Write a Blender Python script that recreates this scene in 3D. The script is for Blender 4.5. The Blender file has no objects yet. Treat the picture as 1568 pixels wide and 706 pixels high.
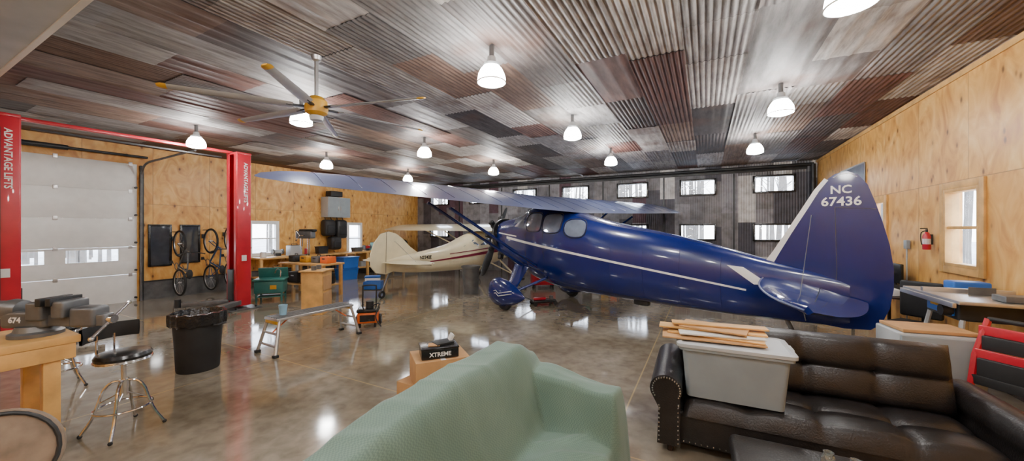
import bpy, bmesh, math, random
from mathutils import Vector, Matrix, noise
random.seed(7)
SC=bpy.context.scene
CB,SB=0.885,0.466
ROT=-math.atan2(SB,CB)
H=3.88; BL,BR,AF,AB=-12.6,2.95,-3.5,13.9
def W(b,a,z=0): return Vector((CB*b+SB*a,-SB*b+CB*a,z))
# ---------------- materials
MATS={}
def nodes(name):
    m=bpy.data.materials.new(name); m.use_nodes=True
    nt=m.node_tree; return m,nt,nt.nodes['Principled BSDF']
def mk(name,col,rough=.5,metal=0,var=.15,scale=6,bump=0,coat=0,emis=0,bscale=None,trans=0,cr=.04):
    if name in MATS: return MATS[name]
    m,nt,p=nodes(name); N=nt.nodes; L=nt.links
    tc=N.new('ShaderNodeTexCoord'); no=N.new('ShaderNodeTexNoise'); no.inputs['Scale'].default_value=scale; no.inputs['Detail'].default_value=5
    L.new(tc.outputs['Object'],no.inputs['Vector'])
    r=N.new('ShaderNodeValToRGB'); c=Vector(col[:3])
    r.color_ramp.elements[0].position=.3; r.color_ramp.elements[1].position=.7
    r.color_ramp.elements[0].color=(*[max(0,x*(1-var)) for x in c],1)
    r.color_ramp.elements[1].color=(*[min(1,x*(1+var)) for x in c],1)
    L.new(no.outputs['Fac'],r.inputs['Fac']); L.new(r.outputs['Color'],p.inputs['Base Color'])
    p.inputs['Roughness'].default_value=rough; p.inputs['Metallic'].default_value=metal
    p.inputs['Coat Weight'].default_value=coat; p.inputs['Coat Roughness'].default_value=cr
    if trans: p.inputs['Transmission Weight'].default_value=trans
    if emis:
        L.new(r.outputs['Color'],p.inputs['Emission Color']); p.inputs['Emission Strength'].default_value=emis
    if bump:
        n2=N.new('ShaderNodeTexNoise'); n2.inputs['Scale'].default_value=bscale or scale*6; L.new(tc.outputs['Object'],n2.inputs['Vector'])
        b=N.new('ShaderNodeBump'); b.inputs['Strength'].default_value=bump; b.inputs['Distance'].default_value=.01
        L.new(n2.outputs['Fac'],b.inputs['Height']); L.new(b.outputs['Normal'],p.inputs['Normal'])
    MATS[name]=m; return m
class NT:
    def __init__(s,nt): s.nt=nt
    def n(s,t,**k):
        x=s.nt.nodes.new(t)
        for a,b in k.items(): setattr(x,a,b)
        return x
    def l(s,a,b): s.nt.links.new(a,b)
    def math(s,op,a,b=None):
        x=s.n('ShaderNodeMath',operation=op)
        for i,v in enumerate((a,b)):
            if v is None: continue
            if isinstance(v,(int,float)): x.inputs[i].default_value=v
            else: s.l(v,x.inputs[i])
        return x.outputs[0]
    def ramp(s,f,stops,const=False):
        r=s.n('ShaderNodeValToRGB'); cr=r.color_ramp
        if const: cr.interpolation='CONSTANT'
        while len(cr.elements)<len(stops): cr.elements.new(.5)
        for e,(p,c) in zip(cr.elements,stops): e.position=p; e.color=(*c,1)
        s.l(f,r.inputs[0]); return r.outputs[0]
    def mix(s,f,a,b,mode='MIX'):
        x=s.n('ShaderNodeMix',data_type='RGBA',blend_type=mode)
        for sk,v in ((x.inputs[0],f),(x.inputs[6],a),(x.inputs[7],b)):
            if isinstance(v,(int,float)): sk.default_value=v
            elif isinstance(v,tuple): sk.default_value=(*v,1)
            else: s.l(v,sk)
        return x.outputs[2]
def m_plywood():
    m,nt,p=nodes('plywood'); g=NT(nt)
    tc=g.n('ShaderNodeTexCoord'); sx=g.n('ShaderNodeSeparateXYZ'); g.l(tc.outputs['Object'],sx.inputs[0])
    h=g.math('ADD',sx.outputs[0],sx.outputs[1]); z=sx.outputs[2]
    cx=g.n('ShaderNodeCombineXYZ'); g.l(g.math('FLOOR',g.math('DIVIDE',h,1.22)),cx.inputs[0]); g.l(g.math('FLOOR',g.math('DIVIDE',z,2.44)),cx.inputs[1])
    wn=g.n('ShaderNodeTexWhiteNoise',noise_dimensions='3D'); g.l(cx.outputs[0],wn.inputs[0])
    v=g.n('ShaderNodeCombineXYZ'); g.l(g.math('MULTIPLY',h,1.5),v.inputs[0]); g.l(g.math('MULTIPLY',z,.8),v.inputs[2]); g.l(g.math('MULTIPLY',wn.outputs[0],20),v.inputs[1])
    n=g.n('ShaderNodeTexNoise'); n.inputs['Scale'].default_value=2; n.inputs['Detail'].default_value=8; n.inputs['Distortion'].default_value=2.2; g.l(v.outputs[0],n.inputs['Vector'])
    c=g.ramp(n.outputs[0],[(.28,(.50,.21,.04)),(.5,(.72,.38,.09)),(.74,(.86,.56,.20))])
    c=g.mix(g.math('MULTIPLY',wn.outputs[0],.35),c,(.60,.27,.06))
    v2=g.n('ShaderNodeCombineXYZ'); g.l(g.math('MULTIPLY',h,1.7),v2.inputs[0]); g.l(z,v2.inputs[2])
    vo=g.n('ShaderNodeTexVoronoi'); vo.inputs['Scale'].default_value=3.2; g.l(v2.outputs[0],vo.inputs['Vector'])
    k=g.ramp(vo.outputs['Distance'],[(.07,(1,1,1)),(.17,(0,0,0))])
    k2=g.ramp(vo.outputs['Distance'],[(.12,(1,1,1)),(.40,(0,0,0))])
    sc=g.n('ShaderNodeSeparateColor'); g.l(vo.outputs['Color'],sc.inputs[0])
    on=g.math('GREATER_THAN',sc.outputs[0],.25)
    c=g.mix(g.math('MULTIPLY',g.math('MULTIPLY',k2,.5),on),c,(.40,.15,.03))
    c=g.mix(g.math('MULTIPLY',g.math('MULTIPLY',k,.88),on),c,(.11,.038,.01))
    for coord,per in ((h,.61),(z,1.22)):
        s=g.math('LESS_THAN',g.math('PINGPONG',coord,per),.005)
        c=g.mix(g.math('MULTIPLY',s,.6),c,(.12,.05,.02))
    g.l(c,p.inputs['Base Color']); p.inputs['Roughness'].default_value=.4
    return m
def m_concrete():
    m,nt,p=nodes('polished_concrete'); g=NT(nt)
    tc=g.n('ShaderNodeTexCoord'); sx=g.n('ShaderNodeSeparateXYZ'); g.l(tc.outputs['Object'],sx.inputs[0])
    def no(sc,d=6,dist=0):
        n=g.n('ShaderNodeTexNoise'); n.inputs['Scale'].default_value=sc; n.inputs['Detail'].default_value=d; n.inputs['Distortion'].default_value=dist; g.l(tc.outputs['Object'],n.inputs['Vector']); return n.outputs[0]
    c=g.ramp(no(.6,7,.6),[(.3,(.16,.13,.088)),(.5,(.235,.20,.15)),(.7,(.33,.295,.24))])
    c2=g.ramp(no(7,12,.3),[(.25,(.62,.59,.55)),(.52,(.95,.94,.92)),(.78,(1.25,1.23,1.2))])
    c=g.mix(.85,c,c2,'MULTIPLY')
    for co,off,per in ((sx.outputs[0],.7,2.3),(sx.outputs[1],-3.0,2.3)):
        s=g.math('LESS_THAN',g.math('PINGPONG',g.math('ADD',co,off),per),.008)
        c=g.mix(g.math('MULTIPLY',s,.75),c,(.42,.31,.15))
    g.l(c,p.inputs['Base Color'])
    r=g.ramp(no(1.5,8),[(.3,(.04,)*3),(.75,(.13,)*3)]); g.l(r,p.inputs['Roughness'])
    p.inputs['Specular IOR Level'].default_value=.8
    b=g.n('ShaderNodeBump'); b.inputs['Strength'].default_value=.07; b.inputs['Distance'].default_value=.02; g.l(no(1.4,3),b.inputs['Height']); g.l(b.outputs[0],p.inputs['Normal'])
    return m
def m_tin_ceiling():
    m,nt,p=nodes('reclaimed_tin'); g=NT(nt)
    at=g.n('ShaderNodeVertexColor',layer_name='Col'); tc=g.n('ShaderNodeTexCoord')
    mp=g.n('ShaderNodeMapping'); mp.inputs['Scale'].default_value=(7,1.1,1); g.l(tc.outputs['Object'],mp.inputs[0])
    n=g.n('ShaderNodeTexNoise'); n.inputs['Scale'].default_value=1.8; n.inputs['Detail'].default_value=10; n.inputs['Roughness'].default_value=.65; g.l(mp.outputs[0],n.inputs['Vector'])
    f=g.ramp(n.outputs[0],[(.3,(.45,.40,.37)),(.5,(.95,.94,.93)),(.72,(1.5,1.46,1.42))])
    c=g.mix(1,at.outputs[0],f,'MULTIPLY')
    n2=g.n('ShaderNodeTexNoise'); n2.inputs['Scale'].default_value=1.3; n2.inputs['Detail'].default_value=10; g.l(tc.outputs['Object'],n2.inputs['Vector'])
    k=g.ramp(n2.outputs[0],[(.52,(0,0,0)),(.66,(1,1,1))])
    c=g.mix(g.math('MULTIPLY',k,.5),c,(.12,.06,.04))
    g.l(c,p.inputs['Base Color']); p.inputs['Metallic'].default_value=.0; p.inputs['Roughness'].default_value=.6; p.inputs['Specular IOR Level'].default_value=.35
    return m
def m_tin_wall():
    m,nt,p=nodes('patchwork_tin'); g=NT(nt)
    tc=g.n('ShaderNodeTexCoord'); sx=g.n('ShaderNodeSeparateXYZ'); g.l(tc.outputs['Object'],sx.inputs[0])
    col=g.math('FLOOR',g.math('DIVIDE',sx.outputs[0],.47))
    w1=g.n('ShaderNodeTexWhiteNoise',noise_dimensions='1D'); g.l(col,w1.inputs['W'])
    row=g.math('FLOOR',g.math('ADD',g.math('DIVIDE',sx.outputs[2],1.5),g.math('MULTIPLY',w1.outputs[0],3)))
    cx=g.n('ShaderNodeCombineXYZ'); g.l(g.math('ADD',col,31.0),cx.inputs[0]); g.l(row,cx.inputs[1])
    w2=g.n('ShaderNodeTexWhiteNoise',noise_dimensions='3D'); g.l(cx.outputs[0],w2.inputs[0])
    c=g.ramp(w2.outputs[0],[(0,(.07,.07,.09)),(.18,(.17,.17,.19)),(.42,(.27,.27,.30)),(.6,(.09,.045,.065)),(.72,(.21,.205,.22)),(.84,(.62,.62,.62))],True)
    n=g.n('ShaderNodeTexNoise'); n.inputs['Scale'].default_value=5; n.inputs['Detail'].default_value=9; g.l(tc.outputs['Object'],n.inputs['Vector'])
    c=g.mix(.8,c,g.ramp(n.outputs[0],[(.3,(.55,.53,.52)),(.6,(1.15,1.15,1.15))]),'MULTIPLY')
    g.l(c,p.inputs['Base Color']); p.inputs['Metallic'].default_value=.1; p.inputs['Roughness'].default_value=.5
    wv=g.n('ShaderNodeTexWave'); wv.inputs['Scale'].default_value=4.5; g.l(tc.outputs['Object'],wv.inputs['Vector'])
    b=g.n('ShaderNodeBump'); b.inputs['Strength'].default_value=.5; b.inputs['Distance'].default_value=.02; g.l(wv.outputs[1],b.inputs['Height']); g.l(b.outputs[0],p.inputs['Normal'])
    return m
def m_fabric():
    m,nt,p=nodes('green_slipcover'); g=NT(nt)
    tc=g.n('ShaderNodeTexCoord')
    n=g.n('ShaderNodeTexNoise'); n.inputs['Scale'].default_value=3; g.l(tc.outputs['Object'],n.inputs['Vector'])
    c=g.ramp(n.outputs[0],[(.3,(.125,.205,.165)),(.7,(.16,.25,.205))])
    ch=g.n('ShaderNodeTexChecker'); ch.inputs['Scale'].default_value=110; g.l(tc.outputs['Object'],ch.inputs['Vector'])
    c=g.mix(g.math('MULTIPLY',ch.outputs['Fac'],.35),c,(.055,.10,.085))
    g.l(c,p.inputs['Base Color']); p.inputs['Roughness'].default_value=.85; p.inputs['Sheen Weight'].default_value=.15
    b=g.n('ShaderNodeBump'); b.inputs['Strength'].default_value=.3; b.inputs['Distance'].default_value=.003; g.l(ch.outputs['Fac'],b.inputs['Height']); g.l(b.outputs[0],p.inputs['Normal'])
    return m
def m_pane():
    m=bpy.data.materials.new('window_glass'); m.use_nodes=True; nt=m.node_tree; nt.nodes.clear(); g=NT(nt)
    o=g.n('ShaderNodeOutputMaterial'); t=g.n('ShaderNodeBsdfTransparent'); gl=g.n('ShaderNodeBsdfGlossy'); gl.inputs['Roughness'].default_value=.02
    n=g.n('ShaderNodeTexNoise'); n.inputs['Scale'].default_value=3
    x=g.n('ShaderNodeMixShader'); g.l(g.math('MULTIPLY',n.outputs[0],.14),x.inputs[0]); g.l(t.outputs[0],x.inputs[1]); g.l(gl.outputs[0],x.inputs[2]); g.l(x.outputs[0],o.inputs[0])
    return m
PLY=m_plywood(); CON=m_concrete(); TIN=m_tin_ceiling(); TINW=m_tin_wall(); FAB=m_fabric(); PANE=m_pane()
BLUE=mk('aircraft_blue_paint',(.003,.013,.13),.25,0,.1,2,coat=.6,cr=.06)
BLUE_SHEEN=mk('aircraft_blue_painted_sheen',(.15,.18,.33),.28,.2,.12,2,coat=.7,cr=.1)  # same dark blue as the body, with reflected light painted into the colour
WHITE=mk('white_paint',(.8,.8,.78),.35,0,.04)
CREAM=mk('cream_paint',(.76,.68,.46),.3,0,.05,coat=.6)
MAROON=mk('maroon_paint',(.2,.012,.04),.3,0,.1)
BLACK=mk('black_rubber',(.014,.014,.015),.6,0,.3)
BLKG=mk('black_gloss',(.012,.012,.013),.25,0,.3)
CHROME=mk('chrome',(.75,.75,.76),.12,1,.05)
ALU=mk('aluminium',(.6,.6,.6),.35,.9,.08)
FANB=mk('fan_blade_aluminium',(.42,.42,.42),.4,.3,.06)
STEEL=mk('grey_steel',(.14,.145,.15),.4,.5,.25)
DSTEEL=mk('dark_steel',(.035,.037,.04),.42,.4,.3)
RED=mk('red_powdercoat',(.52,.010,.028),.35,0,.08,coat=.4)
YEL=mk('yellow_paint',(.62,.33,.02),.4,0,.1)
LEATH=mk('black_leather',(.016,.0135,.0135),.36,0,.3,9,bump=.25,bscale=90)
WOOD=mk('pine_wood',(.62,.35,.11),.5,0,.25,5,bump=.1)
DWOOD=mk('dark_wood',(.045,.025,.02),.25,0,.4,5,coat=.4)
CARD=mk('cardboard',(.50,.28,.12),.8,0,.12)
GREYP=mk('grey_plastic',(.27,.31,.335),.4,0,.06)
LGREY=mk('light_grey_plastic',(.46,.49,.51),.4,0,.05)
ORANGE=mk('orange_plastic',(.8,.15,.02),.4,0,.1)
TEAL=mk('teal_enamel',(.03,.17,.15),.4,0,.15)
BLUEP=mk('blue_plastic',(.02,.12,.45),.4,0,.1)
DGLASS=mk('dark_glass',(.05,.055,.065),.05,0,.2,coat=1)
CGLASS=mk('cabin_glass',(.20,.24,.32),.06,.3,.3,3,coat=1)
LAMP=mk('lamp_diffuser',(1,.98,.95),.4,0,.01,emis=140)
BAG=mk('trash_bag',(.01,.01,.011),.2,0,.3,20,bump=.8,bscale=30)
SNOW=mk('outdoor_leaf_litter',(.62,.57,.52),.9,0,.3,1)
BARK=mk('tree_bark',(.16,.14,.12),.9,0,.3,2)
PAPER=mk('paper',(.7,.7,.68),.7,0,.05)
SOFF=mk('soffit_metal',(.42,.42,.41),.45,.2,.15,2)
GLASS=mk('clear_glass',(.8,.85,.8),.05,0,.03,trans=.9)
OLDW=mk('weathered_wood',(.25,.19,.14),.7,0,.3,8)
# ---------------- builder
class B:
    def __init__(s,name): s.name=name; s.v=[]; s.f=[]; s.fm=[]; s.mats=[]; s.M=Matrix(); s.cols=None
    def mi(s,m):
        if m not in s.mats: s.mats.append(m)
        return s.mats.index(m)
    def add(s,vs,fs,mat):
        o=len(s.v); i=s.mi(mat)
        s.v+= [s.M@Vector(v) for v in vs]
        for f in fs: s.f.append([o+k for k in f]); s.fm.append(i)
    def box(s,c,sz,mat,bev=0,rot=None):
        bm=bmesh.new(); bmesh.ops.create_cube(bm,size=1); bmesh.ops.scale(bm,vec=Vector(sz),verts=bm.verts)
        if bev: bmesh.ops.bevel(bm,geom=bm.edges[:],offset=min(bev,min(sz)*.45),segments=3,profile=.5,affect='EDGES')
        R=rot if rot else Matrix(); c=Vector(c); bm.verts.index_update()
        s.add([c+(R@v.co) for v in bm.verts],[[v.index for v in f.verts] for f in bm.faces],mat); bm.free()
    def cyl(s,p0,p1,r0,mat,r1=None,seg=14,cap=True):
        p0=Vector(p0);p1=Vector(p1); r1=r0 if r1 is None else r1
        s.sweep([p0,p1],[r0,r1],mat,seg,cap)
    def sweep(s,pts,rs,mat,seg=8,cap=True):
        pts=[Vector(p) for p in pts]
        if isinstance(rs,(int,float)): rs=[rs]*len(pts)
        vs=[];fs=[]; up=None
        for i,p in enumerate(pts):
            a=pts[max(i-1,0)]; b=pts[min(i+1,len(pts)-1)]; t=(b-a).normalized()
            if up is None:
                up=Vector((0,0,1)) if abs(t.z)<.9 else Vector((1,0,0))
            x=t.cross(up)
            if x.length<1e-4: x=t.orthogonal()
            x.normalize(); y=x.cross(t).normalized(); up=y
            for k in range(seg):
                an=2*math.pi*k/seg; vs.append(p+(x*math.cos(an)+y*math.sin(an))*rs[i])
        for i in range(len(pts)-1):
            for k in range(seg):
                k2=(k+1)%seg; fs.append([i*seg+k,i*seg+k2,(i+1)*seg+k2,(i+1)*seg+k])
        if cap:
            fs.append(list(range(seg))); fs.append([(len(pts)-1)*seg+k for k in range(seg)][::-1])
        s.add(vs,fs,mat)
    def lathe(s,prof,mat,c=(0,0,0),seg=24,axis=None):
        vs=[];fs=[]; c=Vector(c); Q=Vector((0,0,1)).rotation_difference(Vector(axis)).to_matrix() if axis else Matrix.Identity(3)
        for r,z in prof:
            for k in range(seg):
                an=2*math.pi*k/seg; vs.append(c+Q@Vector((r*math.cos(an),r*math.sin(an),z)))
        for i in range(len(prof)-1):
            for k in range(seg):
                k2=(k+1)%seg; fs.append([i*seg+k,i*seg+k2,(i+1)*seg+k2,(i+1)*seg+k])
        s.add(vs,fs,mat)
    def ball(s,c,sc,mat,seg=14):
        if isinstance(sc,(int,float)): sc=(sc,)*3
        vs=[];fs=[];n=seg//2
        for i in range(n+1):
            ph=math.pi*i/n
            for k in range(seg):
                an=2*math.pi*k/seg; vs.append((c[0]+sc[0]*math.sin(ph)*math.cos(an),c[1]+sc[1]*math.sin(ph)*math.sin(an),c[2]+sc[2]*math.cos(ph)))
        for i in range(n):
            for k in range(seg):
                k2=(k+1)%seg; fs.append([i*seg+k,(i+1)*seg+k,(i+1)*seg+k2,i*seg+k2])
        s.add(vs,fs,mat)
    def torus(s,c,R,r,mat,axis=(0,0,1),seg=28,ms=8):
        Q=Vector((0,0,1)).rotation_difference(Vector(axis).normalized()).to_matrix(); c=Vector(c); vs=[];fs=[]
        for i in range(seg):
            a=2*math.pi*i/seg
            for k in range(ms):
                b=2*math.pi*k/ms; vs.append(c+Q@Vector(((R+r*math.cos(b))*math.cos(a),(R+r*math.cos(b))*math.sin(a),r*math.sin(b))))
        for i in range(seg):
            for k in range(ms):
                i2=(i+1)%seg;k2=(k+1)%ms; fs.append([i*ms+k,i2*ms+k,i2*ms+k2,i*ms+k2])
        s.add(vs,fs,mat)
    def grid(s,P,mat,closeu=False):
        nu=len(P); nv=len(P[0]); vs=[p for r in P for p in r]; fs=[]
        for i in range(nu-1+(1 if closeu else 0)):
            for j in range(nv-1):
                i2=(i+1)%nu; fs.append([i*nv+j,i2*nv+j,i2*nv+j+1,i*nv+j+1])
        s.add(vs,fs,mat)
    def loft(s,secs,mat,cap=True):
        n=len(secs[0]); vs=[p for r in secs for p in r]; fs=[]
        for i in range(len(secs)-1):
            for k in range(n):
                k2=(k+1)%n; fs.append([i*n+k,i*n+k2,(i+1)*n+k2,(i+1)*n+k])
        if cap: fs.append(list(range(n))); fs.append([(len(secs)-1)*n+k for k in range(n)][::-1])
        s.add(vs,fs,mat)
    def prism(s,poly,vec,mat):
        n=len(poly); vec=Vector(vec); p=[Vector(q) for q in poly]
        s.add([q-vec/2 for q in p]+[q+vec/2 for q in p],[list(range(n)),[n+k for k in range(n)][::-1]]+[[k,n+k,n+(k+1)%n,(k+1)%n] for k in range(n)],mat)
    def text(s,txt,size,M,mat,ext=.002):
        cu=bpy.data.curves.new('t','FONT'); cu.body=txt; cu.size=size; cu.extrude=ext; cu.align_x='CENTER'; cu.align_y='CENTER'; cu.offset=size*.02; cu.resolution_u=3
        ob=bpy.data.objects.new('t',cu); SC.collection.objects.link(ob); dg=bpy.context.evaluated_depsgraph_get(); dg.update()
        me=bpy.data.meshes.new_from_object(ob.evaluated_get(dg))
        s.add([M@v.co for v in me.vertices],[list(p.vertices) for p in me.polygons],mat)
        bpy.data.objects.remove(ob); bpy.data.meshes.remove(me); bpy.data.curves.remove(cu)
    def done(s,loc=(0,0,0),rz=0,ang=35,recalc=True):
        me=bpy.data.meshes.new(s.name); me.from_pydata([tuple(v) for v in s.v],[],s.f)
        for m in s.mats: me.materials.append(m)
        me.polygons.foreach_set('material_index',s.fm); me.polygons.foreach_set('use_smooth',[True]*len(s.f))
        me.update()
        if recalc:
            bm=bmesh.new(); bm.from_mesh(me); bmesh.ops.recalc_face_normals(bm,faces=bm.faces[:]); bm.to_mesh(me); bm.free()
        me.set_sharp_from_angle(angle=math.radians(ang))
        if s.cols:
            ca=me.color_attributes.new('Col','FLOAT_COLOR','POINT')
            for i,c in enumerate(s.cols): ca.data[i].color=(*c,1)
        ob=bpy.data.objects.new(s.name,me); SC.collection.objects.link(ob); ob.location=loc; ob.rotation_euler=(0,0,rz); return ob
def cat(pts,n=6):
    pts=[Vector(p) for p in pts]; out=[]; P=[pts[0]]+pts+[pts[-1]]
    for i in range(1,len(P)-2):
        for k in range(n):
            t=k/n; a,b,c,d=P[i-1],P[i],P[i+1],P[i+2]
            out.append(.5*((2*b)+(-a+c)*t+(2*a-5*b+4*c-d)*t*t+(-a+3*b-3*c+d)*t**3))
    out.append(pts[-1]); return out
def Rz(a): return Matrix.Rotation(a,4,'Z')
def Rx(a): return Matrix.Rotation(a,4,'X')
def Ry(a): return Matrix.Rotation(a,4,'Y')
def T(*v): return Matrix.Translation(Vector(v))
# ---------------- room shell (building frame: x=b, y=a)
def wall(name,axis,pos,lo,hi,ops,mat,th=.16,z1=H):
    b=B(name)
    us=sorted({lo,hi}|{o[0] for o in ops}|{o[1] for o in ops}); zs=sorted({0,z1}|{o[2] for o in ops}|{o[3] for o in ops})
    for i in range(len(us)-1):
        for j in range(len(zs)-1):
            u=(us[i]+us[i+1])/2; z=(zs[j]+zs[j+1])/2
            if any(o[0]<u<o[1] and o[2]<z<o[3] for o in ops): continue
            c=(pos,u,z) if axis=='x' else (u,pos,z); du=us[i+1]-us[i]; dz=zs[j+1]-zs[j]
            b.box(c,(th,du,dz) if axis=='x' else (du,th,dz),mat)
    return b.done(rz=ROT)
WN=[0]
def window(axis,pos,o,fm,fw=.06,depth=.12,mull=None,inset=0,casing=0):
    WN[0]+=1; b=B('window_%d'%WN[0]); u0,u1,z0,z1=o
    def bx(ua,ub,za,zb,d=depth,off=0,mat=fm):
        c=((ua+ub)/2,(za+zb)/2)
        if axis=='x': b.box((pos+off,c[0],c[1]),(d,ub-ua,zb-za),mat,.004)
        else: b.box((c[0],pos+off,c[1]),(ub-ua,d,zb-za),mat,.004)
    bx(u0,u0+fw,z0,z1);bx(u1-fw,u1,z0,z1);bx(u0+fw,u1-fw,z0,z0+fw);bx(u0+fw,u1-fw,z1-fw,z1)
    if mull=='h': bx(u0+fw,u1-fw,(z0+z1)/2-.02,(z0+z1)/2+.02,depth*.6)
    if casing:
        off=inset; cw=casing
        bx(u0-cw,u0,z0-cw,z1+cw,.03,off);bx(u1,u1+cw,z0-cw,z1+cw,.03,off);bx(u0,u1,z1,z1+cw,.03,off);bx(u0,u1,z0-cw,z0,.03,off)
    bx(u0+fw,u1-fw,z0+fw,z1-fw,.006,0,PANE)
    return b.done(rz=ROT)
f=B('floor'); f.box(((BL+BR)/2,(AF+AB)/2,-.05),(BR-BL+.5,AB-AF+.5,.1),CON); f.done(rz=ROT)
bw=[]
for c in (1.88,-.23,-2.35,-4.5,-6.7,-8.95,-11.2):
    bw.append((c-.55,c+.55,2.93,3.49)); bw.append((c-.55,c+.55,1.42,1.98))
wall('wall_back','y',AB+.08,BL-.2,BR+.2,bw,TINW)
for o in bw: window('y',AB+.02,o,BLKG,.055,.2)
lw=[(6.35,7.15,1.0,2.0),(9.9,10.5,.86,2.0)]
door=(-.3,3.76,0,3.42)
wall('wall_left','x',BL-.08,AF,AB,lw+[door],PLY)
for o in lw: window('x',BL-.04,o,WHITE,.04,.14,'h',.05,.07)
rw=[(6.55,7.3,1.3,2.34),(9.2,9.95,1.3,2.34)]
wall('wall_right','x',BR+.08,AF,AB,rw,PLY)
for o in rw: window('x',BR+.04,o,WOOD,.045,.14,'h',-.055,.09)
wall('wall_front','y',AF-.08,BL-.2,BR+.2,[],PLY)
# ceiling
b=B('ceiling'); cols=[]
pal=[(.30,.29,.29),(.23,.22,.22),(.46,.44,.42),(.10,.085,.082),(.115,.05,.04),(.17,.11,.085),(.36,.34,.33),(.075,.065,.068),(.13,.07,.058),(.25,.235,.225),(.21,.15,.12),(.15,.14,.14),(.40,.37,.35)]
x=BL-.1; mi=b.mi(TIN)
while x<BR+.1:
    w=random.choice([.5,.62,.66,.72]); y=AF-.1-random.random()*2
    while y<AB+.1:
        ln=random.uniform(.9,2.8); y1=min(y+ln,AB+.1); c=random.choice(pal); j=random.uniform(.8,1.2)
        wide=(x<-4.5 and random.random()<.8) or random.random()<.15
        per=.2 if wide else .068; amp=.005 if wide else .009; dz=random.uniform(-.012,.004)
        n=int(w/per*(4 if not wide else 6)); o=len(b.v)
        for k in range(n+1):
            xx=x+w*k/n+ (.01 if k==n else 0); ph=(xx/per)%1
            zz=H+dz+ (amp*math.cos(2*math.pi*ph) if not wide else -amp*3*max(0,1-abs(ph-.5)*8))
            for yy in (max(y,AF-.1),y1): b.v.append(Vector((xx,yy,zz))); cols.append([q*j for q in c])
        for k in range(n): b.f.append([o+2*k,o+2*k+1,o+2*k+3,o+2*k+2]); b.fm.append(mi)
        y=y1
    x+=w
b.cols=cols
b.done(rz=ROT,recalc=False,ang=80)
rb=B('trim_1'); rb.box(((BL+BR)/2,(AF+AB)/2,H+.12),(BR-BL+.6,AB-AF+.6,.15),DSTEEL); rb.done(rz=ROT)
b=B('trim_2'); b.box(((BL-3.4)/2,-.2,3.66),(-3.4-BL,2.2,.42),SOFF,.01); b.box(((BL-3.4)/2,.91,3.47),(-3.4-BL,.04,.06),WHITE); b.done(rz=ROT)
b=B('baseboard_left')
for (a0,a1) in ((3.86,6.9),(6.9,AB)):
    n=int((a1-a0)/.07)
    P=[]
    for k in range(n*2+1):
        yy=a0+(a1-a0)*k/(n*2); P.append([(BL+.02+.008*(k%2),yy,0),(BL+.02+.008*(k%2),yy,.46)])
    b.grid(P,STEEL)
b.box((BL+.03,(3.86+AB)/2,.47),(.04,AB-3.86,.03),DSTEEL); b.done(rz=ROT,recalc=False)
b=B('baseboard_right'); b.box((BR-.012,(AF+AB)/2,.06),(.02,AB-AF,.12),DWOOD); b.done(rz=ROT)
b=B('trim_3')
b.box((BR-.012,(AF+AB)/2,H-.06),(.02,AB-AF,.07),WOOD); b.done(rz=ROT)
b=B('trim_4')
b.cyl((BL+.3,AB-.1,3.74),(BR-.1,AB-.1,3.74),.05,DSTEEL); b.box((-4.8,AB-.02,3.66),(15,.05,.1),DSTEEL,.01)
b.cyl((BR-.12,AB-.12,3.74),(BR-.12,AB-.12,0),.06,DSTEEL)
for c in (.82,-1.29,-3.42,-5.6,-7.82,-10.07): b.box((c,AB-.01,1.8),(.05,.03,3.6),DSTEEL)
b.done(rz=ROT)
# garage door
b=B('door_1'); a0,a1=door[0],door[1]
for k in range(5):
    z0=.684*k; x0=BL-.03
    if k==1:
        wins=[(-.1,.75),(1.0+.4,2.3),(2.6,3.43)]
        b.box((x0,(a0+a1)/2,z0+.17),(.05,a1-a0,.33),WHITE,.006); b.box((x0,(a0+a1)/2,z0+.665),(.05,a1-a0,.03),WHITE)
        e=a0
        for w0,w1 in wins+[(a1,a1)]:
            b.box((x0,(e+w0)/2,z0+.5),(.05,w0-e,.33),WHITE); e=w1
        for w0,w1 in wins:
            b.box((x0,(w0+w1)/2,z0+.49),(.008,w1-w0,.32),PANE)
            for q in (z0+.34,z0+.645): b.box((x0+.02,(w0+w1)/2,q),(.03,w1-w0,.025),WHITE)
    else: b.box((x0,(a0+a1)/2,z0+.342),(.05,a1-a0,.683),WHITE,.004)
    for ay in (a0+.3,.95,2.45,a1-.12): b.box((x0+.035,ay,z0+.68),(.02,.07,.09),ALU,.004)
    b.cyl((x0+.03,a1-.03,z0+.1),(x0+.09,a1-.03,z0+.1),.025,DSTEEL)
b.done(rz=ROT)
b=B('trim_5')
for ay in (a1+.05,a0-.05):
    b.sweep(cat([(BL+.09,ay,0),(BL+.09,ay,2.9),(BL+.12,ay,3.2),(BL+.4,ay,3.42),(BL+1.2,ay,3.46),(BL+2.9,ay,3.5)]),.025,STEEL)
    b.box((BL+.02,ay+.03,1.7),(.05,.07,3.4),DSTEEL)
b.cyl((BL+.15,a0-.1,3.6),(BL+.15,a1+.15,3.6),.03,DSTEEL); b.cyl((BL+.15,.6,3.6),(BL+.15,2.6,3.6),.055,DSTEEL)
b.cyl((BL+2.9,a1+.05,3.5),(BL+2.9,a1+.05,H),.015,STEEL)
b.done(rz=ROT)
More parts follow.
